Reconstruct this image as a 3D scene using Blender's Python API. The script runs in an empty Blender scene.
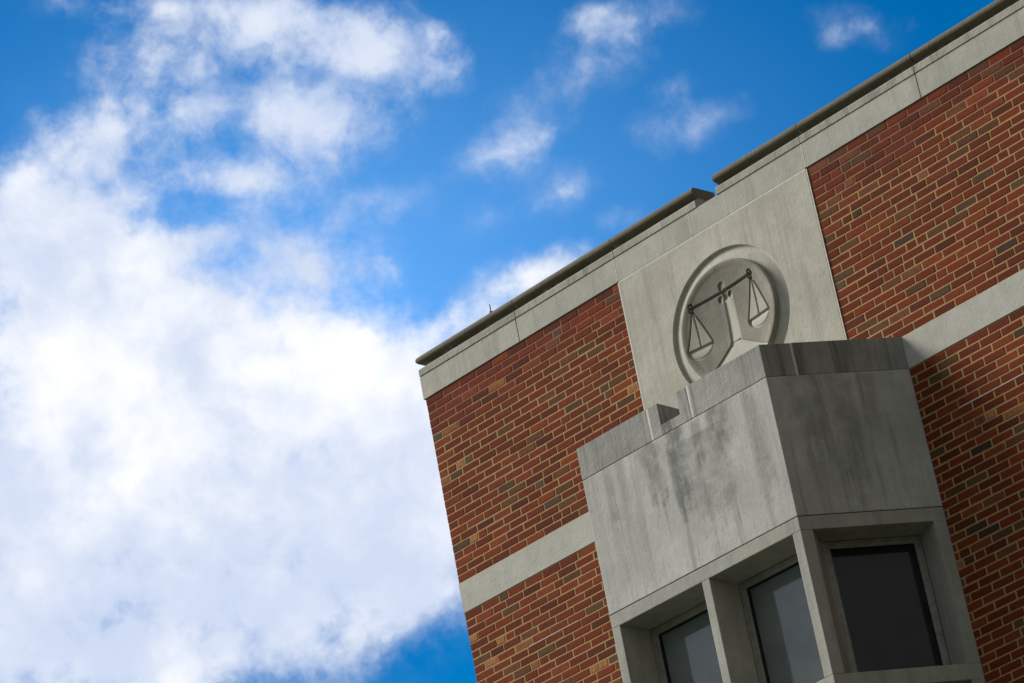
import bpy, bmesh, math, random
from mathutils import Matrix, Vector
random.seed(7)
scene = bpy.context.scene
R = math.radians
H = 13.9                      # height of the frieze line above the ground (local z = 0)

# ------------------------------------------------------------------ camera
cam_d = bpy.data.cameras.new('camera')
cam = bpy.data.objects.new('camera', cam_d)
scene.collection.objects.link(cam)
rm = Matrix(((0.6844637629, 0.4163453440, 0.5984696415),
             (0.7084306603, -0.1859943490, -0.6808319188),
             (-0.1721492280, 0.8899790204, -0.4222581990)))
cam.matrix_world = Matrix.Translation((18.4671936, -19.8222167, H - 12.2524451)) @ rm.to_4x4()
cam_d.sensor_width = 36.0
cam_d.lens = 3672.884 * 36.0 / 1024.0
cam_d.clip_start = 0.1
cam_d.clip_end = 5000.0
scene.camera = cam

# ------------------------------------------------------------------ sun, sky, exposure
SUN_DIR = Vector((-0.75, -0.35, 0.56)).normalized()        # towards the sun
sun_d = bpy.data.lights.new('sun', 'SUN')
sun_d.energy = 5.0
sun_d.angle = R(24.0)
sun_d.color = (1.0, 0.95, 0.88)
sun = bpy.data.objects.new('sun', sun_d)
scene.collection.objects.link(sun)
sun.rotation_euler = SUN_DIR.to_track_quat('Z', 'Y').to_euler()

scene.view_settings.view_transform = 'Standard'
scene.view_settings.look = 'None'
scene.view_settings.exposure = 0.06
scene.view_settings.gamma = 1.0
scene.view_settings.use_curve_mapping = False

CLOUDS = [(-1.618, 1.4732, -1.2596, 0.2588, 0.1945, 1.5), (-1.5162, 1.3208, 2.1955, 0.1544, 0.1111, 1.0), (-1.4403, 1.3926, -1.5625, 0.1359, 0.0807, 0.9), (-1.4995, 1.5268, 2.1226, 0.1579, 0.1048, 1.0), (-1.3797, 1.5565, -3.1276, 0.1002, 0.0637, 0.85), (-1.3245, 1.5648, 2.9384, 0.055, 0.0313, 0.5), (-1.822, 1.6194, -1.196, 0.3322, 0.2036, 1.3), (-1.6407, 1.7078, 2.3543, 0.2684, 0.0911, 1.0), (-1.9651, 1.6575, -1.4375, 0.2226, 0.158, 0.9), (-1.8151, 1.7952, 2.3154, 0.1528, 0.1037, 0.8), (-1.5324, 1.6368, 2.3363, 0.1963, 0.0736, 0.9), (-1.5399, 1.4347, 2.3105, 0.1192, 0.0684, 0.8), (-1.7196, 1.6923, 2.256, 0.151, 0.0832, 0.4), (-1.4028, 1.3379, -1.7595, 0.1253, 0.0519, 0.7), (-1.3895, 1.4256, 2.1416, 0.0697, 0.0469, 0.7), (-1.4487, 1.2986, -1.5875, 0.0772, 0.0592, 0.6), (-1.3331, 1.5556, 2.9286, 0.0535, 0.0344, 0.4), (-1.656, 1.7606, 2.325, 0.2044, 0.0782, 0.9), (-1.7516, 1.8596, 2.3639, 0.1337, 0.0591, 0.8), (-1.2658, 1.2608, -1.6871, 0.1686, 0.1251, 0.26), (-1.4243, 1.2498, 1.8945, 0.0798, 0.0642, 0.4), (-1.706, 1.6339, 2.1475, 0.2048, 0.1329, 0.7), (-1.8195, 1.5282, 2.4176, 0.2155, 0.096, 0.7), (-1.6416, 1.4174, 2.4289, 0.1849, 0.0768, 0.6), (-1.3814, 1.2168, 2.9975, 0.0959, 0.0679, 1.0), (-1.4442, 1.236, 2.3556, 0.1003, 0.0627, 0.9), (-1.3678, 1.2715, -2.0892, 0.0519, 0.0384, 0.6), (-1.3326, 1.2985, 2.6281, 0.0364, 0.0341, 0.6), (-1.3228, 1.196, 2.784, 0.0568, 0.0368, 0.6), (-1.2838, 1.2251, 2.2108, 0.0914, 0.0646, 0.3), (-1.2034, 1.2655, -1.6754, 0.1078, 0.0797, 0.25), (-1.3319, 1.3321, -1.4923, 0.1055, 0.0378, 0.3), (-1.1832, 1.226, -1.765, 0.1012, 0.052, 0.72), (-1.2479, 1.1679, 2.4626, 0.0507, 0.0399, 0.7), (-1.193, 1.1643, -1.9921, 0.0815, 0.0392, 0.65), (-1.1795, 1.2774, -1.3438, 0.0819, 0.0437, 0.62), (-1.1734, 1.3283, 2.0278, 0.0447, 0.0236, 0.5), (-1.2155, 1.1217, -2.0065, 0.0427, 0.0195, 0.45), (-1.2453, 1.3138, 2.1725, 0.0761, 0.0583, 0.78), (-1.2903, 1.3115, 2.113, 0.0614, 0.0439, 0.4), (-1.2697, 1.2531, 1.9611, 0.0538, 0.0418, 0.38), (-1.3333, 1.3565, -1.5731, 0.1148, 0.0509, 0.3), (-1.3064, 1.412, -2.654, 0.054, 0.0326, 0.3), (-1.2318, 1.4298, 2.4665, 0.0508, 0.0351, 0.5), (-1.1313, 1.3935, 2.2511, 0.0709, 0.0346, 0.6), (-1.0929, 1.3763, -2.132, 0.0443, 0.0393, 0.5), (-1.2508, 1.4935, 2.5271, 0.0459, 0.0333, 0.5), (-1.1872, 1.4167, 2.3022, 0.0715, 0.0287, 0.28), (-1.0356, 1.5198, -1.3958, 0.0474, 0.026, 0.5), (-1.162, 1.5126, -2.1018, 0.048, 0.0367, 0.5), (-1.1415, 1.4723, 2.0196, 0.0303, 0.0198, 0.45), (-1.2565, 1.5584, -1.5293, 0.0294, 0.0203, 0.3), (-1.2986, 1.4706, 3.0715, 0.0472, 0.0352, 0.22)]
GLOW = [(-1.5423, 1.4825, 2.2513, 0.1544, 0.094, 0.85), (-1.4555, 1.488, -1.6728, 0.1332, 0.0908, 0.6), (-1.5489, 1.3459, -0.7466, 0.2003, 0.0904, 0.7), (-1.4612, 1.3782, -1.6879, 0.1059, 0.075, 0.6), (-1.4031, 1.212, 2.0605, 0.0749, 0.0594, 0.4), (-1.4012, 1.5418, 2.7491, 0.0948, 0.0695, 0.45), (-1.6702, 1.5067, 2.0619, 0.1565, 0.1125, 0.5), (-1.5415, 1.6545, 2.3437, 0.2153, 0.0743, 0.3)]

world = bpy.data.worlds.new('World')
scene.world = world
world.use_nodes = True
wt = world.node_tree
wt.nodes.clear()
def WN(t, **kw):
    n = wt.nodes.new(t)
    for k, v in kw.items(): setattr(n, k, v)
    return n
def wl(a, b): wt.links.new(a, b)
def wmath(op, a, b=None, c=None, clamp=False):
    n = WN('ShaderNodeMath', operation=op, use_clamp=clamp)
    for i, v in enumerate((a, b, c)):
        if v is None: continue
        if isinstance(v, (int, float)): n.inputs[i].default_value = v
        else: wl(v, n.inputs[i])
    return n.outputs[0]
def wramp(v, a, b, lo=0.0, hi=1.0, smooth=True):
    n = WN('ShaderNodeMapRange', interpolation_type='SMOOTHSTEP' if smooth else 'LINEAR')
    wl(v, n.inputs[0])
    for i, x in enumerate((a, b, lo, hi)): n.inputs[i + 1].default_value = x
    return n.outputs[0]
out = WN('ShaderNodeOutputWorld')
bg = WN('ShaderNodeBackground')
bg.inputs['Strength'].default_value = 0.1
wl(bg.outputs[0], out.inputs[0])
sky = WN('ShaderNodeTexSky', sky_type='NISHITA')
sky.sun_disc = False
sky.sun_elevation = math.asin(SUN_DIR.z)
sky.sun_rotation = math.atan2(SUN_DIR.x, SUN_DIR.y)
sky.air_density = 1.0
sky.dust_density = 0.3
sky.ozone_density = 3.0
hs = WN('ShaderNodeHueSaturation')
hs.inputs['Hue'].default_value = 0.503
hs.inputs['Saturation'].default_value = 2.0
hs.inputs['Value'].default_value = 1.2
wl(sky.outputs[0], hs.inputs['Color'])
# cloud layer: direction -> point on a flat layer overhead
tc = WN('ShaderNodeTexCoord')
sep = WN('ShaderNodeSeparateXYZ')
wl(tc.outputs['Generated'], sep.inputs[0])
zc = wmath('MAXIMUM', sep.outputs[2], 0.04)
px = wmath('DIVIDE', sep.outputs[0], zc)
py = wmath('DIVIDE', sep.outputs[1], zc)
cmb = WN('ShaderNodeCombineXYZ')
wl(px, cmb.inputs[0]); wl(py, cmb.inputs[1])
P0 = cmb.outputs[0]
def wnoise(vec, scale, detail, rough, dist=0.0):
    n = WN('ShaderNodeTexNoise')
    n.inputs['Scale'].default_value = scale
    n.inputs['Detail'].default_value = detail
    n.inputs['Roughness'].default_value = rough
    n.inputs['Distortion'].default_value = dist
    wl(vec, n.inputs['Vector'])
    return n
DIR = tc.outputs['Generated']
def wwarp(vec, scale, amp, detail=4):
    n = wnoise(DIR, scale, detail, 0.6)
    a = WN('ShaderNodeVectorMath', operation='SUBTRACT'); wl(n.outputs['Color'], a.inputs[0]); a.inputs[1].default_value = (.5, .5, .5)
    m = WN('ShaderNodeVectorMath', operation='MULTIPLY_ADD'); wl(a.outputs[0], m.inputs[0]); m.inputs[1].default_value = (amp, amp, 0); wl(vec, m.inputs[2])
    return m.outputs[0]
PW = wwarp(wwarp(P0, 20.0, 0.075, 5), 62.0, 0.045, 5)
def blobs(lst, vec):
    acc = None
    for cx, cy, a, sx, sy, w in lst:
        mp = WN('ShaderNodeMapping', vector_type='TEXTURE')
        mp.inputs['Location'].default_value = (cx, cy, 0)
        mp.inputs['Rotation'].default_value = (0, 0, a)
        mp.inputs['Scale'].default_value = (sx, sy, 1)
        wl(vec, mp.inputs['Vector'])
        g = WN('ShaderNodeTexGradient', gradient_type='SPHERICAL')
        wl(mp.outputs[0], g.inputs[0])
        acc = wmath('MULTIPLY', g.outputs['Fac'], w) if acc is None else wmath('MULTIPLY_ADD', g.outputs['Fac'], w, acc)
    return acc
dens = blobs(CLOUDS, PW)
glow = blobs(GLOW, wwarp(P0, 17.0, 0.06, 4))
# the rest of the sky: broken cloud, thicker towards the sun side
far = wmath('MULTIPLY_ADD', sep.outputs[0], -0.30, wmath('MULTIPLY', sep.outputs[1], -0.26))
broad = wnoise(P0, 0.9, 6, 0.55).outputs['Fac']
rest = wmath('ADD', wmath('MULTIPLY_ADD', broad, 2.2, -0.95), far)
view_hole = blobs([(-1.42, 1.55, 0.95, 1.0, 0.55, 1.0)], P0)
rest = wmath('MULTIPLY', wmath('MAXIMUM', rest, 0.0), wramp(view_hole, 0.0, 0.3, 1.0, 0.0))
dens = wmath('ADD', dens, wmath('ADD', rest, blobs([(-1.42, -1.6, 0.85, 1.6, 1.3, 3.0)], P0)))  # plus an unseen cloud added for the front panes to reflect
fine = wnoise(wwarp(DIR, 40.0, 0.012, 4), 60.0, 10, 0.62).outputs['Fac']
mid = wnoise(DIR, 15.0, 6, 0.55).outputs['Fac']
d2 = wmath('MULTIPLY', dens, wmath('MULTIPLY_ADD', mid, 1.3, 0.2))
d2 = wmath('MULTIPLY_ADD', wmath('SUBTRACT', fine, 0.5), wmath('MULTIPLY', wmath('MINIMUM', dens, 0.5), 3.8), d2)
alpha = wmath('MULTIPLY', wramp(d2, 0.0, 1.15), wramp(dens, 0.4, 1.2, 0.78, 1.0))
# cloud body colour: bright where thin and sunlit, bluish grey where thick underneath
gl = wmath('MULTIPLY_ADD', wmath('SUBTRACT', mid, 0.5), 2.0, wmath('ADD', glow, wmath('MULTIPLY', wmath('MINIMUM', rest, 1.0), 0.3)))
lump = wnoise(wwarp(DIR, 30.0, 0.03, 4), 26.0, 7, 0.55).outputs['Fac']
gl = wmath('MULTIPLY_ADD', wmath('SUBTRACT', lump, 0.5), 2.6, wmath('MULTIPLY_ADD', wmath('SUBTRACT', fine, 0.5), 0.9, wmath('MULTIPLY', gl, 0.72)))
glf = wramp(gl, -0.35, 1.15)
ccol = WN('ShaderNodeMix', data_type='RGBA')
wl(glf, ccol.inputs[0])
ccol.inputs[6].default_value = (6.1, 6.95, 8.8, 1)
ccol.inputs[7].default_value = (10.2, 10.25, 10.3, 1)
mixc = WN('ShaderNodeMix', data_type='RGBA')
veil = blobs([(-1.47, 1.47, 2.2, 0.58, 0.46, 1.0)], P0)                 # thin bright haze round the big cloud
veil = wmath('MULTIPLY', wmath('POWER', veil, 1.5), 1.0)
vm = WN('ShaderNodeMix', data_type='RGBA')
wl(veil, vm.inputs[0]); wl(hs.outputs[0], vm.inputs[6]); vm.inputs[7].default_value = (1.5, 4.7, 10.6, 1)
wl(alpha, mixc.inputs[0]); wl(vm.outputs[2], mixc.inputs[6]); wl(ccol.outputs[2], mixc.inputs[7])
# unseen grey cloud added behind and right, to tone side light and pane reflections
east = wmath('MULTIPLY_ADD', sep.outputs[0], 0.85, wmath('MULTIPLY_ADD', sep.outputs[1], -0.35, wmath('MULTIPLY', wmath('SUBTRACT', broad, 0.5), 0.8)))
grey = WN('ShaderNodeMix', data_type='RGBA')
wl(wramp(east, -0.25, 0.35), grey.inputs[0]); wl(mixc.outputs[2], grey.inputs[6])
gcol = WN('ShaderNodeMix', data_type='RGBA'); wl(mid, gcol.inputs[0]); gcol.inputs[6].default_value = (1.9, 2.0, 2.15, 1); gcol.inputs[7].default_value = (3.8, 3.9, 4.0, 1)
wl(gcol.outputs[2], grey.inputs[7])
wl(grey.outputs[2], bg.inputs['Color'])

# ------------------------------------------------------------------ materials
def new_mat(name):
    m = bpy.data.materials.new(name); m.use_nodes = True
    t = m.node_tree
    b = t.nodes['Principled BSDF']
    return m, t, b
class NT:
    def __init__(s, t): s.t = t
    def n(s, typ, **kw):
        n = s.t.nodes.new(typ)
        for k, v in kw.items(): setattr(n, k, v)
        return n
    def l(s, a, b): s.t.links.new(a, b)
    def coord(s):
        c = s.n('ShaderNodeTexCoord')
        mp = s.n('ShaderNodeMapping'); mp.inputs['Location'].default_value = (0, 0, -H)
        s.l(c.outputs['Object'], mp.inputs[0]); return mp.outputs[0]
    def noise(s, vec, scale, detail=5, rough=0.6, stretch=None, dist=0.0, seed=0.0):
        if stretch or seed:
            mp = s.n('ShaderNodeMapping'); mp.inputs['Scale'].default_value = stretch or (1, 1, 1)
            mp.inputs['Location'].default_value = (seed, seed * .7, seed * 1.3)
            s.l(vec, mp.inputs[0]); vec = mp.outputs[0]
        n = s.n('ShaderNodeTexNoise'); n.inputs['Scale'].default_value = scale
        n.inputs['Detail'].default_value = detail; n.inputs['Roughness'].default_value = rough
        n.inputs['Distortion'].default_value = dist
        s.l(vec, n.inputs['Vector']); return n.outputs['Fac']
    def math(s, op, a, b=None, c=None, clamp=False):
        n = s.n('ShaderNodeMath', operation=op, use_clamp=clamp)
        for i, v in enumerate((a, b, c)):
            if v is None: continue
            if isinstance(v, (int, float)): n.inputs[i].default_value = v
            else: s.l(v, n.inputs[i])
        return n.outputs[0]
    def ramp(s, v, a, b, lo=0.0, hi=1.0):
        n = s.n('ShaderNodeMapRange', interpolation_type='SMOOTHSTEP')
        s.l(v, n.inputs[0])
        for i, x in enumerate((a, b, lo, hi)): n.inputs[i + 1].default_value = x
        return n.outputs[0]
    def mix(s, f, a, b, mode='MIX'):
        n = s.n('ShaderNodeMix', data_type='RGBA', blend_type=mode)
        if isinstance(f, (int, float)): n.inputs[0].default_value = f
        else: s.l(f, n.inputs[0])
        for i, v in ((6, a), (7, b)):
            if isinstance(v, tuple): n.inputs[i].default_value = (*v, 1)
            else: s.l(v, n.inputs[i])
        return n.outputs[2]
    def bump(s, h, strength, dist, b):
        n = s.n('ShaderNodeBump'); n.inputs['Strength'].default_value = strength; n.inputs['Distance'].default_value = dist
        s.l(h, n.inputs['Height']); s.l(n.outputs[0], b.inputs['Normal'])

def limestone(name, light, dark, grime, streak=0.5, patches=(), patch_col=(.10, .105, .10), bump=.5, seed=0.0, lip=None):
    """weathered limestone: cloudy tone, pores, vertical water streaks and hand-placed run-off stains (x, width, z top, z bottom, y-or-None)"""
    m, t, b = new_mat(name); N = NT(t)
    co = N.coord()
    cloud = N.noise(co, 1.7, 6, .62, seed=seed)
    mott = N.noise(co, 9, 6, .68, seed=seed + 3)
    pores = N.noise(co, 120, 3, .7)
    col = N.mix(N.ramp(cloud, .32, .68), dark, light)
    col = N.mix(N.ramp(mott, .3, .75, 0.0, .45), col, tuple(c * .62 for c in light))
    st = N.noise(co, 1, 5, .65, stretch=(9, 9, .55), dist=.4, seed=seed + 1)
    st2 = N.noise(co, 1, 5, .65, stretch=(34, 34, 1.3), seed=seed + 5)
    chips = N.noise(co, 34, 4, .75, seed=seed + 9)
    col = N.mix(N.math('MULTIPLY', N.ramp(st, .48, .72), streak), col, grime)
    col = N.mix(N.math('MULTIPLY', N.ramp(st2, .52, .78), streak * .6), col, grime)
    sepx = N.n('ShaderNodeSeparateXYZ'); N.l(co, sepx.inputs[0])
    if lip:
        zl = N.math('MULTIPLY_ADD', N.math('SUBTRACT', mott, .5), .08, sepx.outputs[2])
        col = N.mix(N.math('MULTIPLY', N.ramp(zl, lip[0] - .01, lip[0] + .012), N.ramp(cloud, .2, .6, .7, 1.0)), col, lip[1])
    wob = N.noise(co, 5, 4, .6, stretch=(1, 1, .35))
    for (px_, w, zt, zb, amt) in patches:
        x = N.math('MULTIPLY_ADD', N.math('SUBTRACT', wob, .5), w * 1.6, sepx.outputs[0])
        dx = N.math('ABSOLUTE', N.math('SUBTRACT', x, px_))
        fx = N.ramp(dx, w * .35, w, 1, 0)
        ln = N.math('MULTIPLY_ADD', N.math('SUBTRACT', st2, .5), (zt - zb) * 1.1, sepx.outputs[2])
        ln = N.math('MULTIPLY_ADD', N.math('SUBTRACT', mott, .5), (zt - zb) * .5, ln)
        ln = N.math('MULTIPLY_ADD', N.math('SUBTRACT', chips, .5), (zt - zb) * .35, ln)
        fz = N.ramp(ln, zb, zb + (zt - zb) * .45, 0, 1)
        ft = N.ramp(sepx.outputs[2], zt - .01, zt + .012, 1, 0)
        f = N.math('MULTIPLY', N.math('MULTIPLY', fx, fz), N.math('MULTIPLY', ft, amt))
        f = N.math('MULTIPLY', f, N.ramp(mott, .25, .65, .35, 1.0), clamp=True)
        col = N.mix(f, col, patch_col)
    col = N.mix(N.ramp(pores, .58, .72, 0, .35), col, tuple(c * .4 for c in dark))
    col = N.mix(N.ramp(chips, .6, .72, 0, .5), col, tuple(c * .45 for c in dark))
    col = N.mix(N.ramp(chips, .36, .27, 0, .35), col, tuple(min(.7, c * 1.2) for c in light))
    N.l(col, b.inputs['Base Color'])
    b.inputs['Roughness'].default_value = .88
    b.inputs['Specular IOR Level'].default_value = .25
    hgt = N.math('MULTIPLY_ADD', chips, -.9, N.math('MULTIPLY', mott, .6))
    hgt = N.math('MULTIPLY_ADD', hgt, 1.0, N.math('MULTIPLY', pores, .35))
    N.bump(hgt, bump, .006, b)
    return m

L1, L2, LG = (.44, .425, .36), (.37, .36, .305), (.20, .195, .165)
M_panel = limestone('limestone_pale', (.49, .468, .385), (.375, .357, .288), (.235, .224, .182), .5, seed=0)
M_band = limestone('limestone_frieze', L1, L2, (.24, .235, .205), .5, seed=11)
M_coping = limestone('limestone_coping_weathered', (.40, .385, .325), (.30, .29, .24), (.12, .115, .095), .6, bump=.9, seed=21, lip=(.30, (.125, .108, .07)))
M_string = limestone('limestone_belt', (.46, .445, .385), (.41, .40, .345), (.33, .32, .28), .3, seed=31)
M_cap = limestone('limestone_cap_grimy', (.36, .35, .305), (.25, .243, .215), (.085, .083, .076), .85, bump=.8, seed=41)
M_bay = limestone('limestone_bay_stained', (.505, .49, .435), (.385, .375, .333), (.175, .171, .158), .6,
                  patches=[(2.52, .06, -1.875, -2.5, .35), (2.97, .16, -1.875, -2.5, .6), (3.22, .13, -1.875, -2.65, .75), (3.42, .05, -1.9, -2.3, .5),
                           (3.62, .17, -1.875, -2.25, .7), (3.50, .3, -2.0, -2.85, .45), (3.95, .1, -1.875, -2.8, .4),
                           (4.27, .09, -1.875, -2.75, .4), (4.40, .07, -1.875, -2.95, .42), (4.50, .05, -1.9, -2.4, .3)],
                  patch_col=(.105, .107, .10), seed=51)
M_frame_stone = limestone('limestone_window_surround', (.40, .385, .325), (.32, .31, .265), (.19, .185, .165), .5, seed=61)
M_disc = limestone('limestone_carved', (.29, .272, .22), (.17, .157, .12), (.125, .112, .082), .5, seed=71)

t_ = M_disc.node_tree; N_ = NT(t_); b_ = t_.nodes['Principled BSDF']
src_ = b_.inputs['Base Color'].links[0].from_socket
at_ = N_.n('ShaderNodeVertexColor'); at_.layer_name = 'paler_carving'
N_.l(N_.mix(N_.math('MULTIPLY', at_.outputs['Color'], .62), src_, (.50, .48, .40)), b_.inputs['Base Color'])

def simple(name, col, rough=.8, nscale=20, var=.25, bump=0, spec=.3, metallic=0):
    m, t, b = new_mat(name); N = NT(t); co = N.coord()
    nz = N.noise(co, nscale, 5, .65)
    c = N.mix(N.ramp(nz, .3, .7), tuple(x * (1 - var) for x in col), tuple(min(1, x * (1 + var)) for x in col))
    N.l(c, b.inputs['Base Color'])
    b.inputs['Roughness'].default_value = rough; b.inputs['Specular IOR Level'].default_value = spec; b.inputs['Metallic'].default_value = metallic
    if bump: N.bump(nz, bump, .005, b)
    return m
M_joint = simple('pale_joint_mortar', (.56, .535, .45), .95, 30, .12, .3)
M_joint_dark = simple('open_joint', (.05, .047, .04), .95, 30, .3)
M_frame = simple('window_frame_paint', (.28, .275, .245), .55, 14, .18, .05, .4)
M_gasket = simple('window_gasket', (.018, .018, .02), .7, 20, .2)
M_room = simple('room_dark', (.05, .05, .05), .9, 3, .3)
M_pane_backing = simple('pale_pane_backing', (.78, .77, .73), .9, 2.5, .12)  # pale sheet added behind the front panes, its tone standing for reflected sky
M_screen = simple('window_screen', (.085, .085, .09), .9, 2.5, .15)
M_roof = simple('roof_gravel', (.22, .21, .20), .95, 60, .4, .4)
M_rod = simple('dark_iron', (.04, .04, .045), .5, 30, .3, 0, .5, .6)

# mortar: tan, redder and dirtier in the top courses
m, t, b = new_mat('tan_mortar'); N = NT(t); co = N.coord(); M_mortar = m
sp = N.n('ShaderNodeSeparateXYZ'); N.l(co, sp.inputs[0])
n1 = N.noise(co, 2.2, 5, .6); n2 = N.noise(co, 40, 4, .7)
col = N.mix(N.ramp(n2, .25, .75), (.28, .165, .055), (.38, .24, .085))
zz = N.math('MULTIPLY_ADD', N.math('SUBTRACT', n1, .5), .9, sp.outputs[2])
col = N.mix(N.ramp(zz, -.42, -.12, 0, .85), col, (.20, .066, .035))
N.l(col, b.inputs['Base Color']); b.inputs['Roughness'].default_value = .95
N.bump(n2, .5, .004, b)

# brick: one colour per brick (colour attribute) broken up by noise
m, t, b = new_mat('fired_brick'); N = NT(t); co = N.coord(); M_brick = m
at = N.n('ShaderNodeVertexColor'); at.layer_name = 'brick_tone'
n1 = N.noise(co, 26, 6, .7); n2 = N.noise(co, 140, 3, .7); n3 = N.noise(co, 1.1, 5, .6)
col = N.mix(N.ramp(n1, .35, .75, 0, .45), at.outputs['Color'], (.07, .022, .013), 'MIX')
col = N.mix(N.ramp(n2, .56, .74, 0, .28), col, (.25, .09, .032))
col = N.mix(N.ramp(n3, .45, .72, 0, .3), col, (.09, .032, .02))
N.l(col, b.inputs['Base Color']); b.inputs['Roughness'].default_value = .9; b.inputs['Specular IOR Level'].default_value = .12
N.bump(N.math('MULTIPLY_ADD', n2, .4, n1), .6, .005, b)

# plain brick for the faces of the building that look away
m, t, b = new_mat('brickwork_plain'); N = NT(t); co = N.coord(); M_brick_plain = m
sp = N.n('ShaderNodeSeparateXYZ'); N.l(co, sp.inputs[0])
cb = N.n('ShaderNodeCombineXYZ'); N.l(N.math('ADD', sp.outputs[0], sp.outputs[1]), cb.inputs[0]); N.l(sp.outputs[2], cb.inputs[1])
bt = N.n('ShaderNodeTexBrick'); N.l(cb.outputs[0], bt.inputs[0])
bt.inputs['Scale'].default_value = 1.0; bt.inputs['Mortar Size'].default_value = .006
bt.inputs['Brick Width'].default_value = .2032; bt.inputs['Row Height'].default_value = .0677
bt.inputs['Color1'].default_value = (.17, .05, .028, 1); bt.inputs['Color2'].default_value = (.10, .045, .026, 1); bt.inputs['Mortar'].default_value = (.36, .25, .12, 1)
N.l(bt.outputs['Color'], b.inputs['Base Color']); b.inputs['Roughness'].default_value = .9

# glass: reflective pane, dark room behind
m, t, b = new_mat('window_glass'); N = NT(t); M_glass = m
fr = N.n('ShaderNodeFresnel'); fr.inputs['IOR'].default_value = 1.3
tr = N.n('ShaderNodeBsdfTransparent'); tr.inputs[0].default_value = (.74, .76, .76, 1)
gs = N.n('ShaderNodeBsdfGlossy'); gs.inputs['Roughness'].default_value = .03; gs.inputs['Color'].default_value = (1, .97, .90, 1)
co = N.coord(); wv = N.noise(co, 1.3, 2, .5)
bn = N.n('ShaderNodeBump'); bn.inputs['Strength'].default_value = .12; bn.inputs['Distance'].default_value = .02; N.l(wv, bn.inputs['Height']); N.l(bn.outputs[0], gs.inputs['Normal'])
mx = N.n('ShaderNodeMixShader'); N.l(fr.outputs[0], mx.inputs[0]); N.l(tr.outputs[0], mx.inputs[1]); N.l(gs.outputs[0], mx.inputs[2])
t.nodes.remove(b); N.l(mx.outputs[0], t.nodes['Material Output'].inputs[0])

# ground
m, t, b = new_mat('mown_lawn'); N = NT(t); co = N.coord(); M_lawn = m
n1 = N.noise(co, .15, 6, .6); n2 = N.noise(co, 9, 6, .7)
col = N.mix(N.ramp(n1, .3, .7), (.03, .045, .016), (.05, .062, .025))
col = N.mix(N.ramp(n2, .4, .75, 0, .6), col, (.03, .045, .015))
N.l(col, b.inputs['Base Color']); b.inputs['Roughness'].default_value = 1.0
M_paving = simple('concrete_paving', (.10, .098, .095), .92, 6, .2, .2)

# ------------------------------------------------------------------ mesh helpers
COL = scene.collection
def link(name, bm, mats, parent=None):
    me = bpy.data.meshes.new(name)
    bmesh.ops.recalc_face_normals(bm, faces=bm.faces) if not bm.loops.layers.color.active and not bm.loops.layers.float_color.active else None
    bm.to_mesh(me); bm.free()
    for mm in (mats if isinstance(mats, (list, tuple)) else [mats]): me.materials.append(mm)
    o = bpy.data.objects.new(name, me); COL.objects.link(o)
    if parent: o.parent = parent
    return o
def merge(dst, src, mi=0):
    vm = {}
    for v in src.verts: vm[v] = dst.verts.new(v.co)
    for f in src.faces:
        nf = dst.faces.new([vm[v] for v in f.verts]); nf.material_index = mi; nf.smooth = f.smooth
    src.free()
def prism(dst, poly, a0, a1, axis='z', bevel=.004, mi=0, jit=0.0):
    """extrude a 2-D outline: axis z -> poly is (x, y), height local z; axis y -> poly is (x, z)"""
    b = bmesh.new()
    def pt(p, a):
        return Vector((p[0], p[1], a + H)) if axis == 'z' else Vector((p[0], a, p[1] + H))
    lo = [b.verts.new(pt(p, a0)) for p in poly]; hi = [b.verts.new(pt(p, a1)) for p in poly]
    n = len(poly)
    b.faces.new(lo[::-1]); b.faces.new(hi)
    for i in range(n): b.faces.new((lo[i], lo[(i + 1) % n], hi[(i + 1) % n], hi[i]))
    bmesh.ops.recalc_face_normals(b, faces=b.faces)
    if bevel: bmesh.ops.bevel(b, geom=list(b.edges), offset=bevel, offset_type='OFFSET', segments=2, affect='EDGES', profile=.6, clamp_overlap=True)
    merge(dst, b, mi)
def box(dst, x0, x1, y0, y1, z0, z1, bevel=.004, mi=0):
    prism(dst, [(x0, y0), (x1, y0), (x1, y1), (x0, y1)], z0, z1, 'z', bevel, mi)
def sweep(dst, prof, path, mi=0, smooth=False):
    """sweep profile (outward offset, local z) along an open path of (x, y); outward is to the right-hand side"""
    rings = []
    n = len(path)
    for i, p in enumerate(path):
        ns = []
        for a, c in ((i - 1, i), (i, i + 1)):
            if 0 <= a and c < n:
                d = Vector((path[c][0] - path[a][0], path[c][1] - path[a][1])).normalized(); ns.append(Vector((d.y, -d.x)))
        nn = ns[0] if len(ns) == 1 else (ns[0] + ns[1]) / (1 + ns[0].dot(ns[1]))
        rings.append([dst.verts.new((p[0] + nn.x * o, p[1] + nn.y * o, z + H)) for o, z in prof])
    k = len(prof)
    for a, c in zip(rings, rings[1:]):
        for j in range(k):
            f = dst.faces.new((a[j], a[(j + 1) % k], c[(j + 1) % k], c[j])); f.material_index = mi; f.smooth = smooth
    for r in (rings[0][::-1], rings[-1]):
        f = dst.faces.new(r); f.material_index = mi

# ------------------------------------------------------------------ ground
bm = bmesh.new()
S_ = 1500
vs = [bm.verts.new(p) for p in ((-S_, -S_, 0), (S_, -S_, 0), (S_, S_, 0), (-S_, S_, 0))]; bm.faces.new(vs)
o = link('ground', bm, M_lawn); o['kind'] = 'structure'
bm = bmesh.new()
vs = [bm.verts.new(p) for p in ((-6, -26, .012), (30, -26, .012), (30, -17, .012), (-6, -17, .012))]; bm.faces.new(vs)
o = link('path', bm, M_paving); o['kind'] = 'structure'

# ------------------------------------------------------------------ the building
W, DEP = 12.4, 14.0
bld = bpy.data.objects.new('brick_building', None); COL.objects.link(bld)
bld['label'] = 'red brick courthouse corner with limestone bay, coping and carved scales medallion'
bld['category'] = 'building'

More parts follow.
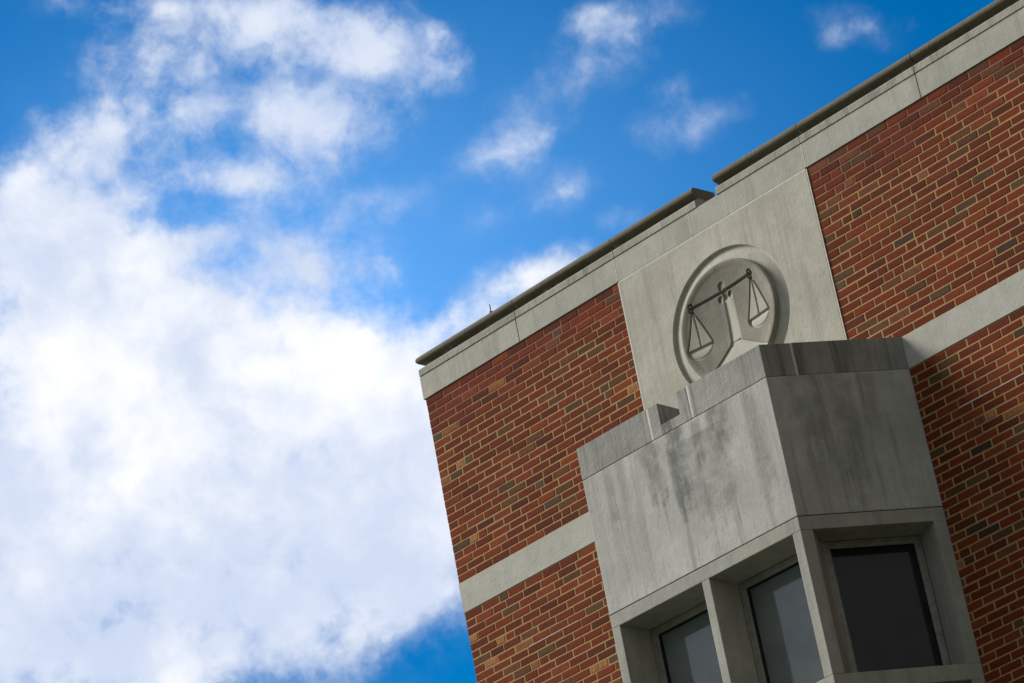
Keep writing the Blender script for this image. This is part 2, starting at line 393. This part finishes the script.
X1, X2 = 2.2307, 4.2063               # limestone panel
ZST, ZSB = -1.6248, -1.8813           # belt course
BRK = .06499; MOD = .1955; JT = .0120
BL0, BL1, BR1, BR0 = (1.735, 0.0), (2.2825, -.9337), (4.1342, -.9337), (4.6812, 0.0)   # bay plan

TONES = [((.168, .0285, .0095), 46), ((.132, .0225, .0085), 36), ((.20, .040, .012), 13), ((.095, .020, .0100), 12), ((.105, .046, .021), 6),
         ((.085, .052, .027), 3), ((.046, .032, .023), 1.1), ((.25, .098, .031), 1.0), ((.15, .056, .025), 4)]
def tone():
    r = random.uniform(0, sum(w for _, w in TONES))
    for c, w in TONES:
        r -= w
        if r <= 0: break
    k = random.uniform(.85, 1.15); return tuple(x * k for x in c)
def brickwork(x0, x1, z0, z1, y=.008):
    """individually laid bricks on a mortar bed, courses counted down from z1"""
    rows = int(math.ceil((z1 - z0) / BRK)); prev = []
    for r in range(rows):
        zt = z1 - r * BRK - (JT * .5 if r else JT * .3); zb = max(z1 - (r + 1) * BRK + JT * .5, z0)
        if zt - zb < .02: continue
        x = x0; cur = []; shift = (0, .5, .06, .55)[r % 4] * MOD + random.uniform(-.012, .012)
        first = True
        while x < x1 - .015:
            L = MOD
            if first and shift > .03: L = shift; first = False
            else:
                first = False
                def cost(L):
                    k = 0.0 if L == MOD else (.5 if L == MOD * .5 else .9)
                    for e, w in ((x + L, 2.0), (x + L + MOD, .8)): k += w * any(abs(e - q) < .034 for q in prev)
                    return k
                L = min((MOD, MOD * .5, MOD * .75), key=cost)
                if L == MOD and random.random() < .045: L = MOD * .5
            xe = min(x + L, x1)
            a, c = x + JT * .5 + random.uniform(-.0015, .0015), xe - JT * .5 + random.uniform(-.0015, .0015)
            if x == x0: a = x0
            if xe >= x1: c = x1
            if c - a > .012: brick(a, c, zb + random.uniform(-.0012, .0012), zt + random.uniform(-.0012, .0012), y + random.uniform(-.0014, .0014), L < .15)
            cur.append(xe); x = xe
        prev = cur
verts, faces, cols = [], [], []
def brick(a, c, zb, zt, y, header):
    i = len(verts); e = .0028; t = tone()
    if header and random.random() < .15: t = random.choice(((.34, .145, .055), (.09, .066, .042), (.25, .10, .045)))
    dx = [random.uniform(-.0008, .0008) for _ in range(8)]
    ring = lambda q, yy, k: [(a + q + dx[k], yy, zb + q + H + dx[k + 3]), (c - q + dx[k + 1], yy, zb + q + H + dx[k + 2]), (c - q + dx[k + 2], yy, zt - q + H + dx[k]), (a + q + dx[k + 3], yy, zt - q + H + dx[k + 1])]
    verts.extend(ring(e, y, 0) + ring(0, y + e, 0) + ring(0, y + .045, 0))
    fs = [(i, i + 1, i + 2, i + 3)]
    for k in (0, 4):
        for j in range(4): fs.append((i + k + j, i + k + 4 + j, i + k + 4 + (j + 1) % 4, i + k + (j + 1) % 4))
    faces.extend(fs); cols.extend([t] * len(fs))
ZLOW = -6.4
REP_Z = (ZSB - 7 * BRK, ZSB - 8 * BRK)
brickwork(0.004, X1 - .008, ZST, 0.0)
brickwork(X2 + .008, W, ZST, 0.0)
brickwork(0.004, 1.82, ZLOW, ZSB)
brickwork(4.62, W, ZLOW, ZSB)
me = bpy.data.meshes.new('brick_wall')
nb = len(faces)
# mortar bed (second material) and the repaired pale bed joint
def quad(p, mi): 
    i = len(verts); verts.extend(p); faces.append((i, i + 1, i + 2, i + 3)); mats_idx.append(mi); cols.append((.4, .28, .13))
mats_idx = [0] * nb
YM = .0108
for (x0, x1, z0, z1) in ((.006, X1, ZST, 0), (X2, W - .01, ZST, 0), (.006, 1.85, -6.41, ZSB), (4.60, W - .01, -6.41, ZSB)):
    quad([(x0, YM, z0 + H), (x1, YM, z0 + H), (x1, YM, z1 + H), (x0, YM, z1 + H)], 1)
for (x0, x1, z0, h) in ((5.02, 5.95, REP_Z[0], .0035), (.62, 1.16, REP_Z[1], .003)):          # repointed bed joints
    quad([(x0, .0068, z0 - h + H), (x1, .0068, z0 - h * .6 + H), (x1, .0068, z0 + h * .6 + H), (x0, .0068, z0 + h + H)], 2)
me.from_pydata(verts, [], faces)
me.polygons.foreach_set('material_index', mats_idx)
ca = me.color_attributes.new('brick_tone', 'FLOAT_COLOR', 'CORNER')
buf = []
for p, c in zip(me.polygons, cols): buf.extend([c[0], c[1], c[2], 1.0] * p.loop_total)
ca.data.foreach_set('color', buf)
for mm in (M_brick, M_mortar, M_joint): me.materials.append(mm)
wall = bpy.data.objects.new('brick_wall', me); COL.objects.link(wall); wall.parent = bld

bm = bmesh.new()          # walls below and round the back, and the core behind the facings
box(bm, 0, W, .012, .4, -H, -6.41, 0)
box(bm, 0, .3, .4, DEP, -H, .207, 0)
box(bm, W - .3, W, .4, DEP, -H, .207, 0)
box(bm, .3, W - .3, DEP - .3, DEP, -H, .207, 0)
link('side_wall', bm, M_brick_plain, bld)
bm = bmesh.new(); box(bm, 0.012, W - .012, .06, .4, -6.4, .2, 0); box(bm, .3, W - .3, .4, DEP - .3, -.35, -.2, 0)
link('roof', bm, M_roof, bld)

# --- frieze stones, with mortar in the joints
bm = bmesh.new()
cuts = [-.012, 1.123, 2.2307, 3.040, 3.414, 4.2145, 5.350, 6.47, 7.6, 8.7, 9.8, 11.0, W + .012]
for i, (a, c) in enumerate(zip(cuts, cuts[1:])):
    g = .0035
    box(bm, a + (g if i else 0), c - g, 0.0, .2, .0045, .2065, .003)
for x in cuts[1:-1]:
    dark = abs(x - 5.35) < .01 or abs(x - 1.123) < .01
    g = .008 if abs(x - 5.35) < .01 else .004
    box(bm, x - g, x + g, .012 if dark else -.0012, .15, .012, .203, 0, 2 if dark else 1)
box(bm, -.012, .012, .2, DEP, .0045, .2065, .003); box(bm, W - .012, W + .012, .2, DEP, .0045, .2065, .003)
link('frieze_band', bm, [M_band, M_joint, M_joint_dark], bld)

# --- coping: wash, neck and rounded lip, swept round the roof edge in stones
PROF = [(.004, .2085), (.006, .211), (.006, .262), (.003, .270), (-.010, .276), (-.030, .283), (-.043, .294), (-.046, .304), (-.036, .312), (-.010, .319),
        (.003, .324), (.011, .333), (.0145, .345), (.0135, .358), (.008, .371), (-.003, .381), (-.018, .387), (-.04, .390), (-.26, .402), (-.26, .2095)]
CORE = [(.002, .212), (.002, .262), (-.02, .276), (-.05, .292), (-.05, .306), (.004, .33), (.011, .346), (.003, .372), (-.03, .386), (-.25, .397), (-.25, .212)]
def coping(paths, joints, dark):
    bm = bmesh.new()
    for p in paths: sweep(bm, PROF, p)
    for x in joints: sweep(bm, CORE, [(x - .0055, 0), (x + .0055, 0)], 2 if x in dark else 1)
    return link('coping', bm, [M_coping, M_joint, M_joint_dark], bld)
g = .0035
coping([[(0, DEP * .5), (0, 0), (1.132 - g, 0)], [(1.132 + g, 0), (2.243 - g, 0)], [(2.243 + g, 0), (3.132, 0)], [(0, DEP * .5 + .007), (0, DEP)][::-1]], [1.132, 2.243], [])
coping([[(3.350, 0), (4.216 - g, 0)], [(4.216 + g, 0), (5.352 - g, 0)], [(5.352 + g, 0), (6.5 - g, 0)], [(6.5 + g, 0), (7.62 - g, 0)], [(7.62 + g, 0), (8.75 - g, 0)],
        [(8.75 + g, 0), (10.3 - g, 0)], [(10.3 + g, 0), (W, 0), (W, DEP), (0, DEP)]], [4.216, 5.352, 6.5, 7.62, 8.75, 10.3], [5.352])

bm = bmesh.new()
bmesh.ops.create_cone(bm, cap_ends=True, segments=8, radius1=.006, radius2=.004, depth=.2, matrix=Matrix.Translation((.83, .06, .39 + H)))
bmesh.ops.create_cone(bm, cap_ends=True, segments=10, radius1=.022, radius2=.018, depth=.03, matrix=Matrix.Translation((.83, .06, .405 + H)))
link('roof_rod', bm, M_rod, bld)

# --- belt course
for (a, c) in ((0.0, 2.0), (4.55, W)):
    bm = bmesh.new()
    xs = [a] + [q for q in (7.2, 9.8) if a < q < c] + [c]
    for q, r in zip(xs, xs[1:]): box(bm, q + .001, r - .001, .003, .2, ZSB + .004, ZST - .004, .003)
    for z in (ZSB, ZST): box(bm, a, c, .010, .1, z - .0045, z + .0045, 0, 1)
    link('belt_course', bm, [M_string, M_mortar], bld)

# --- limestone panel with a round sinking
MCX, MCZ, RO, RI = 3.2175, -.8035, .585, .476
ZPT, ZPB = -.0085, -2.1
bm = bmesh.new()
pa, pb = X1 + .0045, X2 - .0045
angs = sorted(set([2 * math.pi * i / 128 for i in range(128)] + [math.atan2(z - MCZ, x - MCX) % (2 * math.pi) for x in (pa, pb) for z in (ZPB, ZPT)]))
def rect_pt(t):
    dx, dz = math.cos(t), math.sin(t); k = 1e9
    if dx > 1e-9: k = min(k, (pb - MCX) / dx)
    if dx < -1e-9: k = min(k, (pa - MCX) / dx)
    if dz > 1e-9: k = min(k, (ZPT - MCZ) / dz)
    if dz < -1e-9: k = min(k, (ZPB - MCZ) / dz)
    return MCX + dx * k, MCZ + dz * k
rings = []
for t in angs:
    rx, rz = rect_pt(t); c_, s_ = math.cos(t), math.sin(t)
    P = lambda r, y: bm.verts.new((MCX + c_ * r, y, MCZ + s_ * r + H))
    rings.append([bm.verts.new((rx, .12, rz + H)), bm.verts.new((rx, 0, rz + H)), P(RO + .004, 0), P(RO + .001, .0015), P(RO - .001, .006), P(RO - .003, .024), P(RO - .008, .027), P(RO - .03, .024), P(RI + .03, .008), P(RI - .03, .006)])
for a, c in zip(rings, rings[1:] + rings[:1]):
    for j in range(9):
        f = bm.faces.new((a[j], c[j], c[j + 1], a[j + 1])); f.smooth = j >= 2
# pale joints round it
box(bm, X1 - .0085, X1 + .004, .0015, .1, -1.95, -.002, 0, 1)
box(bm, X2 - .004, X2 + .0085, .0015, .1, -1.95, -.002, 0, 1)
box(bm, X1 + .005, X2 - .005, .0012, .1, -.0085, .0045, 0, 1)
link('limestone_panel', bm, [M_panel, M_joint], bld)

# --- carved disc: sunk relief of a pair of scales, as a fine height field on a slightly dished face
def seg(px_, pz_, a, c):
    vx, vz = c[0] - a[0], c[1] - a[1]; wx, wz = px_ - a[0], pz_ - a[1]
    t = max(0, min(1, (wx * vx + wz * vz) / (vx * vx + vz * vz)))
    return math.hypot(wx - vx * t, wz - vz * t), t
def sst(x, a, c):
    t = max(0, min(1, (x - a) / (c - a))); return t * t * (3 - 2 * t)
BY = -.546
LA, RA = (2.893, -.553), (3.500, -.541)
def pan_depth(x, z, cx, cz):
    hx, hz = .122, .102
    u, v = (x - cx) / hx, (cz - z) / hz
    if v < -.05 or v > 1.1 or abs(u) > 1.15: return 0
    q = math.sqrt(u * u + max(v, 0) ** 2)
    inside = sst(1 - q, -.02, .06) * sst(v, -.05, .04)
    if inside <= 0: return 0
    bulge = .019 * math.exp(-max(v, 0) / .2) + .011 * sst(q, .72, 1.0) + .003
    return inside * bulge
def relief(x, z):
    """how deep the carving cuts in at (x, z)"""
    d = 0
    def groove(a, c, w, dep):
        nonlocal d
        r, _ = seg(x, z, a, c)
        if r < w * 1.3: d = max(d, dep * (1 - sst(r, w * .55, w * 1.15)))
    groove(LA, RA, .0115, .026)
    for a, cx in ((LA, 2.897), (RA, 3.491)):
        for tx in (-.115, .002, .114): groove((a[0], a[1] - .012), (cx + tx, -.872), .0068, .019)
        for (ox, oz, r) in ((-.004, .018, .019), (-.010, -.014, .018), (.014, -.004, .013)):
            q = math.hypot(x - a[0] - ox, z - a[1] - oz)
            if q < r * 1.2: d = max(d, .030 * sst(q, r * .3, r * .7) * (1 - sst(q, r, r * 1.2)))
    for cx in (2.897, 3.491): d = max(d, pan_depth(x, z, cx, -.874))
    # top ball and the two volutes of the collar
    for (cx, cz, r) in ((3.207, -.508, .034), (3.168, -.600, .026), (3.268, -.596, .024)):
        q = math.hypot(x - cx, z - cz)
        if q < r * 1.15: d = max(d, .015 * (1 - max(0, min(1, (x - cx + .4 * (cz - z) + r) / (2 * r)))) * (1 - sst(q, r, r * 1.12)))
    groove((3.215, -.545), (3.217, -.605), .022, .012)
    # pillar: round shaft, deepest along its outline
    if -1.0 < z < -.605:
        hw = .036 + .014 * (-.605 - z) / .39
        s = hw - abs(x - 3.222)
        t = (x - 3.222 + hw) / (2 * hw)
        if s > -.004: d = max(d, sst(s, -.004, .003) * .012 * (1 - max(0, min(1, t))) ** 1.15)
    # foot: two concave flanks falling to either side
    if -1.30 < z < -.965:
        dz = -.968 - z
        xo = x - 3.219
        hw = .052 + max(dz - .01, 0) * (1.62 if xo > 0 else 1.30)
        s = min(hw - abs(xo), (dz + .006) * 1.2) * .8
        if s > -.004: d = max(d, sst(s, -.004, .003) * (.001 + .012 * math.exp(-max(s, 0) / .05)))
    return d
def paler_mask(x, z):  # mask that makes pans, chain triangles, pillar and foot paler than the disc
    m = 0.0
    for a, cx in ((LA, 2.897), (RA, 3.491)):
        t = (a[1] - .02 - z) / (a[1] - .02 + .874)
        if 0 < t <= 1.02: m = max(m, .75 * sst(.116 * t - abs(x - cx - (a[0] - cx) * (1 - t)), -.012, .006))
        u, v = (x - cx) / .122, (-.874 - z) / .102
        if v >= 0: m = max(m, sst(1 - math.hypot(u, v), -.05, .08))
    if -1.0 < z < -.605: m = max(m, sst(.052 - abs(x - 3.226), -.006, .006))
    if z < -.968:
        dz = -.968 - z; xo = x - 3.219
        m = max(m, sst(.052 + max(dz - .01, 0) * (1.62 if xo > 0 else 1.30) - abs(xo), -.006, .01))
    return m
DCX, DCZ = 3.2175, -.8055
bm = bmesh.new()
NG = 250
grid = []
for i in range(NG + 1):
    row = []
    for j in range(NG + 1):
        u, v = 2 * i / NG - 1, 2 * j / NG - 1
        dx, dz = u * math.sqrt(1 - v * v / 2), v * math.sqrt(1 - u * u / 2)
        r = math.hypot(dx, dz)
        x, z = DCX + dx * RI, DCZ + dz * RI
        y = -.034 + .052 * (1 - r * r) * sst(1 - r, 0, .14) + .006 * sst(r, .975, 1.0)
        row.append(bm.verts.new((x, y + relief(x, z) * (1 - sst(r, .93, .98)), z + H)))
    grid.append(row)
for i in range(NG):
    for j in range(NG):
        f = bm.faces.new((grid[i][j], grid[i + 1][j], grid[i + 1][j + 1], grid[i][j + 1])); f.smooth = True
loop = [grid[i][0] for i in range(NG)] + [grid[NG][j] for j in range(NG)] + [grid[i][NG] for i in range(NG, 0, -1)] + [grid[0][j] for j in range(NG, 0, -1)]
prev = loop
for (k, yy) in ((1.006, -.020), (1.008, -.01), (1.008, .03)):
    nxt = [bm.verts.new((DCX + (v.co.x - DCX) * k, yy, DCZ + H + (v.co.z - DCZ - H) * k)) for v in loop]
    for q in range(len(loop)):
        f = bm.faces.new((prev[q], prev[(q + 1) % len(loop)], nxt[(q + 1) % len(loop)], nxt[q])); f.smooth = True
    prev = nxt
med = link('medallion', bm, M_disc, bld)
ca = med.data.color_attributes.new('paler_carving', 'FLOAT_COLOR', 'POINT')
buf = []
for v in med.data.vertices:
    k = paler_mask(v.co.x, v.co.z - H); buf.extend((k, k, k, 1.0))
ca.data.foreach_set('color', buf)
med['label'] = 'round carved medallion with balance scales'

# ------------------------------------------------------------------ the bay
def sub(a, c): return Vector((a[0] - c[0], a[1] - c[1]))
def face_pt(A, B, s, d):
    """point on bay face A->B: s along it, d inwards"""
    u = sub(B, A).normalized(); n = Vector((u.y, -u.x))          # outward normal
    return (A[0] + u.x * s - n.x * d, A[1] + u.y * s - n.y * d)
F = lambda s, d=0: face_pt(BL1, BR1, s, d)
Sd = lambda s, d=0: face_pt(BR1, BR0, s, d)
Sl = lambda s, d=0: face_pt(BL1, BL0, s, -d)                     # left side, mirrored
mir = lambda p: (BL1[0] + BR1[0] - p[0], p[1])
LS = sub(BR0, BR1).length
back = .05
plan = [(BL0[0], back), BL0, BL1, BR1, BR0, (BR0[0], back)]
Z_PB, Z_LT, Z_OP, Z_TR, Z_O2, Z_O2B = -2.955, -3.06, -3.06, -4.13, -4.25, -5.62
bm = bmesh.new()
prism(bm, plan, Z_PB + .003, ZSB - .001, bevel=.005)
prism(bm, plan, -H, Z_O2B - .16, bevel=.005)
q_ = lambda k: [(BL0[0] + k, back), (BL0[0] + k, 0), (BL1[0] + k * .6, BL1[1] + k), (BR1[0] - k * .6, BR1[1] + k), (BR0[0] - k, 0), (BR0[0] - k, back)]
prism(bm, q_(.0035), ZSB - .006, ZSB + .008, bevel=0, mi=1)
prism(bm, q_(.006), Z_PB - .008, Z_PB + .008, bevel=0, mi=2)
link('bay_spandrel', bm, [M_bay, M_joint, M_joint_dark], bld)

# cap course: stones with a drain notch, pale mortar in its joints
def inset(poly_fn, *a): return poly_fn(*a)
T = .30
bm = bmesh.new()
cz0, cz1, nz = ZSB + .0022, ZST, -1.800
fx = lambda x: x - BL1[0]
g = .008; PR = -.002                                             # cap stands 5 mm proud
Lx = BR1[0] - BL1[0]
def bay_corner(d):                                                # mitre point at depth d, right corner
    nS = Vector((sub(BR0, BR1).normalized().y, -sub(BR0, BR1).normalized().x)); nF = Vector((0, -1))
    mm = (nS + nF) / (1 + nS.dot(nF)); return (BR1[0] - mm.x * d, BR1[1] - mm.y * d)
j1, j2, j3 = fx(3.013), fx(3.420), .237
n0, n1 = fx(3.118), fx(3.308)
prism(bm, [mir(bay_corner(PR)), F(j1 - g, PR), F(j1 - g, T), mir(bay_corner(T))], cz0, cz1, bevel=.005)
yf, yb = F(0, PR)[1], F(0, T)[1]
prism(bm, [(BL1[0] + j1 + g, cz0), (BL1[0] + j2 - g, cz0), (BL1[0] + j2 - g, cz1), (BL1[0] + n1, cz1), (BL1[0] + n1, nz), (BL1[0] + n0, nz), (BL1[0] + n0, cz1), (BL1[0] + j1 + g, cz1)], yf, yb, 'y', bevel=.004)
prism(bm, [F(j2 + g, PR), bay_corner(PR), Sd(j3 - g, PR), Sd(j3 - g, T), bay_corner(T), F(j2 + g, T)], cz0, cz1, bevel=.005)
prism(bm, [Sd(j3 + g, PR), Sd(LS + .003, PR), (BR0[0], back), Sd(LS - .16, T), Sd(j3 + g, T)], cz0, cz1 + .002, bevel=.005)
prism(bm, [mir(Sd(0, PR)), mir(bay_corner(PR)), mir(bay_corner(T)), mir(Sd(LS - .16, T)), (BL0[0], back), mir(Sd(LS + .003, PR))][1:], cz0, cz1 - .001, bevel=0)
for f_, s_ in ((F, j1), (F, j2), (Sd, j3)):
    prism(bm, [f_(s_ - g - .001, PR + .0005), f_(s_ + g + .001, PR + .0005), f_(s_ + g + .001, T - .01), f_(s_ - g - .001, T - .01)], cz0 + .004, cz1 - .002, bevel=0, mi=1)
prism(bm, [F(.25, T - .02), F(Lx - .25, T - .02), (4.2, .04), (2.2, .04)], ZSB - .02, nz - .003, bevel=0)       # roof of the bay
link('bay_cap', bm, [M_cap, M_joint], bld)

# window surrounds: lintel, transom, sills and piers
bm = bmesh.new()
prism(bm, plan, Z_OP, Z_PB - .003, bevel=.005)
prism(bm, plan, Z_O2, Z_TR, bevel=.006)
prism(bm, plan, Z_O2B - .155, Z_O2B, bevel=.006)
RD = .33
cp = [F(fx(4.057)), BR1, Sd(.088), Sd(.235, .25), F(fx(4.050), RD)]
for z0, z1 in ((Z_TR, Z_OP), (Z_O2B, Z_O2)):
    prism(bm, cp, z0, z1, bevel=.006)
    prism(bm, [mir(p) for p in cp][::-1], z0, z1, bevel=.006)
    prism(bm, [F(fx(3.182)), F(fx(3.255)), F(fx(3.255), RD), F(fx(3.182), RD)], z0, z1, bevel=.006)
    ep = [Sd(.992), Sd(LS), (BR0[0], back), (BR0[0] - .3, back), Sd(.975, .30)]
    prism(bm, ep, z0, z1, bevel=.006)
    prism(bm, [mir(p) for p in ep][::-1], z0, z1, bevel=.006)
    # bed joints of the piers under the lintel and above the sill
link('window_surround', bm, M_frame_stone, bld)

def window(face, s0, s1, dep, z0, z1, flip=False, pane_backing=None):
    pd = .028 if pane_backing is M_pane_backing else .018
    q = (lambda s, d: mir(face(s, d))) if flip else face
    fw, ft = .052, .09
    bm = bmesh.new()
    def bar(a, c, zz0, zz1, d0, d1, mi=0, bev=.003):
        prism(bm, [q(a, d0), q(c, d0), q(c, d1), q(a, d1)], zz0, zz1, bevel=bev, mi=mi)
    e = .004
    bar(s0, s0 + fw, z0, z1, dep, dep + ft); bar(s1 - fw, s1, z0, z1, dep, dep + ft)
    bar(s0 + fw, s1 - fw, z1 - fw, z1, dep, dep + ft); bar(s0 + fw, s1 - fw, z0, z0 + fw, dep, dep + ft)
    # outer bead, standing a little proud
    b2 = .02
    bar(s0 + .006, s0 + b2, z0 + .006, z1 - .006, dep - .012, dep - .0005); bar(s1 - b2, s1 - .006, z0 + .006, z1 - .006, dep - .012, dep - .0005)
    bar(s0 + b2 + .0005, s1 - b2 - .0005, z1 - b2, z1 - .006, dep - .012, dep - .0005)
    bar(s0 + b2 + .0005, s1 - b2 - .0005, z0 + .006, z0 + b2, dep - .012, dep - .0005)
    # dark inner reveal and gasket
    gk = .004; a, c = s0 + fw + .0004, s1 - fw - .0004; za, zc = z0 + fw + .0004, z1 - fw - .0004
    bar(a, a + gk, za, zc, dep + .008, dep + ft, 1, 0); bar(c - gk, c, za, zc, dep + .008, dep + ft, 1, 0)
    bar(a + gk, c - gk, zc - gk, zc, dep + .008, dep + ft, 1, 0); bar(a + gk, c - gk, za, za + gk, dep + .008, dep + ft, 1, 0)
    w = link('window', bm, [M_frame, M_gasket], bld)
    bm = bmesh.new(); prism(bm, [q(a + gk, dep + pd), q(c - gk, dep + pd), q(c - gk, dep + pd + .006), q(a + gk, dep + pd + .006)], za + gk, zc - gk, bevel=0)
    link('pane', bm, M_glass, w)
    if pane_backing is not None:
        bm = bmesh.new(); prism(bm, [q(a + gk, dep + pd + .012), q(c - gk, dep + pd + .012), q(c - gk, dep + pd + .016), q(a + gk, dep + pd + .016)], za + gk, zc - gk, bevel=0)
        link('pane_backing', bm, pane_backing, w)  # added backing sheet that sets the tone of the pane
for z0, z1 in ((Z_TR, Z_OP), (Z_O2B, Z_O2)):
    window(F, fx(2.372), fx(3.182), .315, z0, z1, pane_backing=M_pane_backing)
    window(F, fx(3.255), fx(4.050), .315, z0, z1, pane_backing=M_pane_backing)
    window(Sd, .235, .976, .25, z0, z1, pane_backing=M_screen)
    window(Sd, .235, .976, .25, z0, z1, True, M_screen)
# dark room behind the glazing
bm = bmesh.new()
rp = [(2.15, .03), (2.62, -.36), (3.80, -.36), (4.27, .03)]
prism(bm, rp, Z_O2B, Z_OP, bevel=0)
link('bay_interior', bm, M_room, bld)
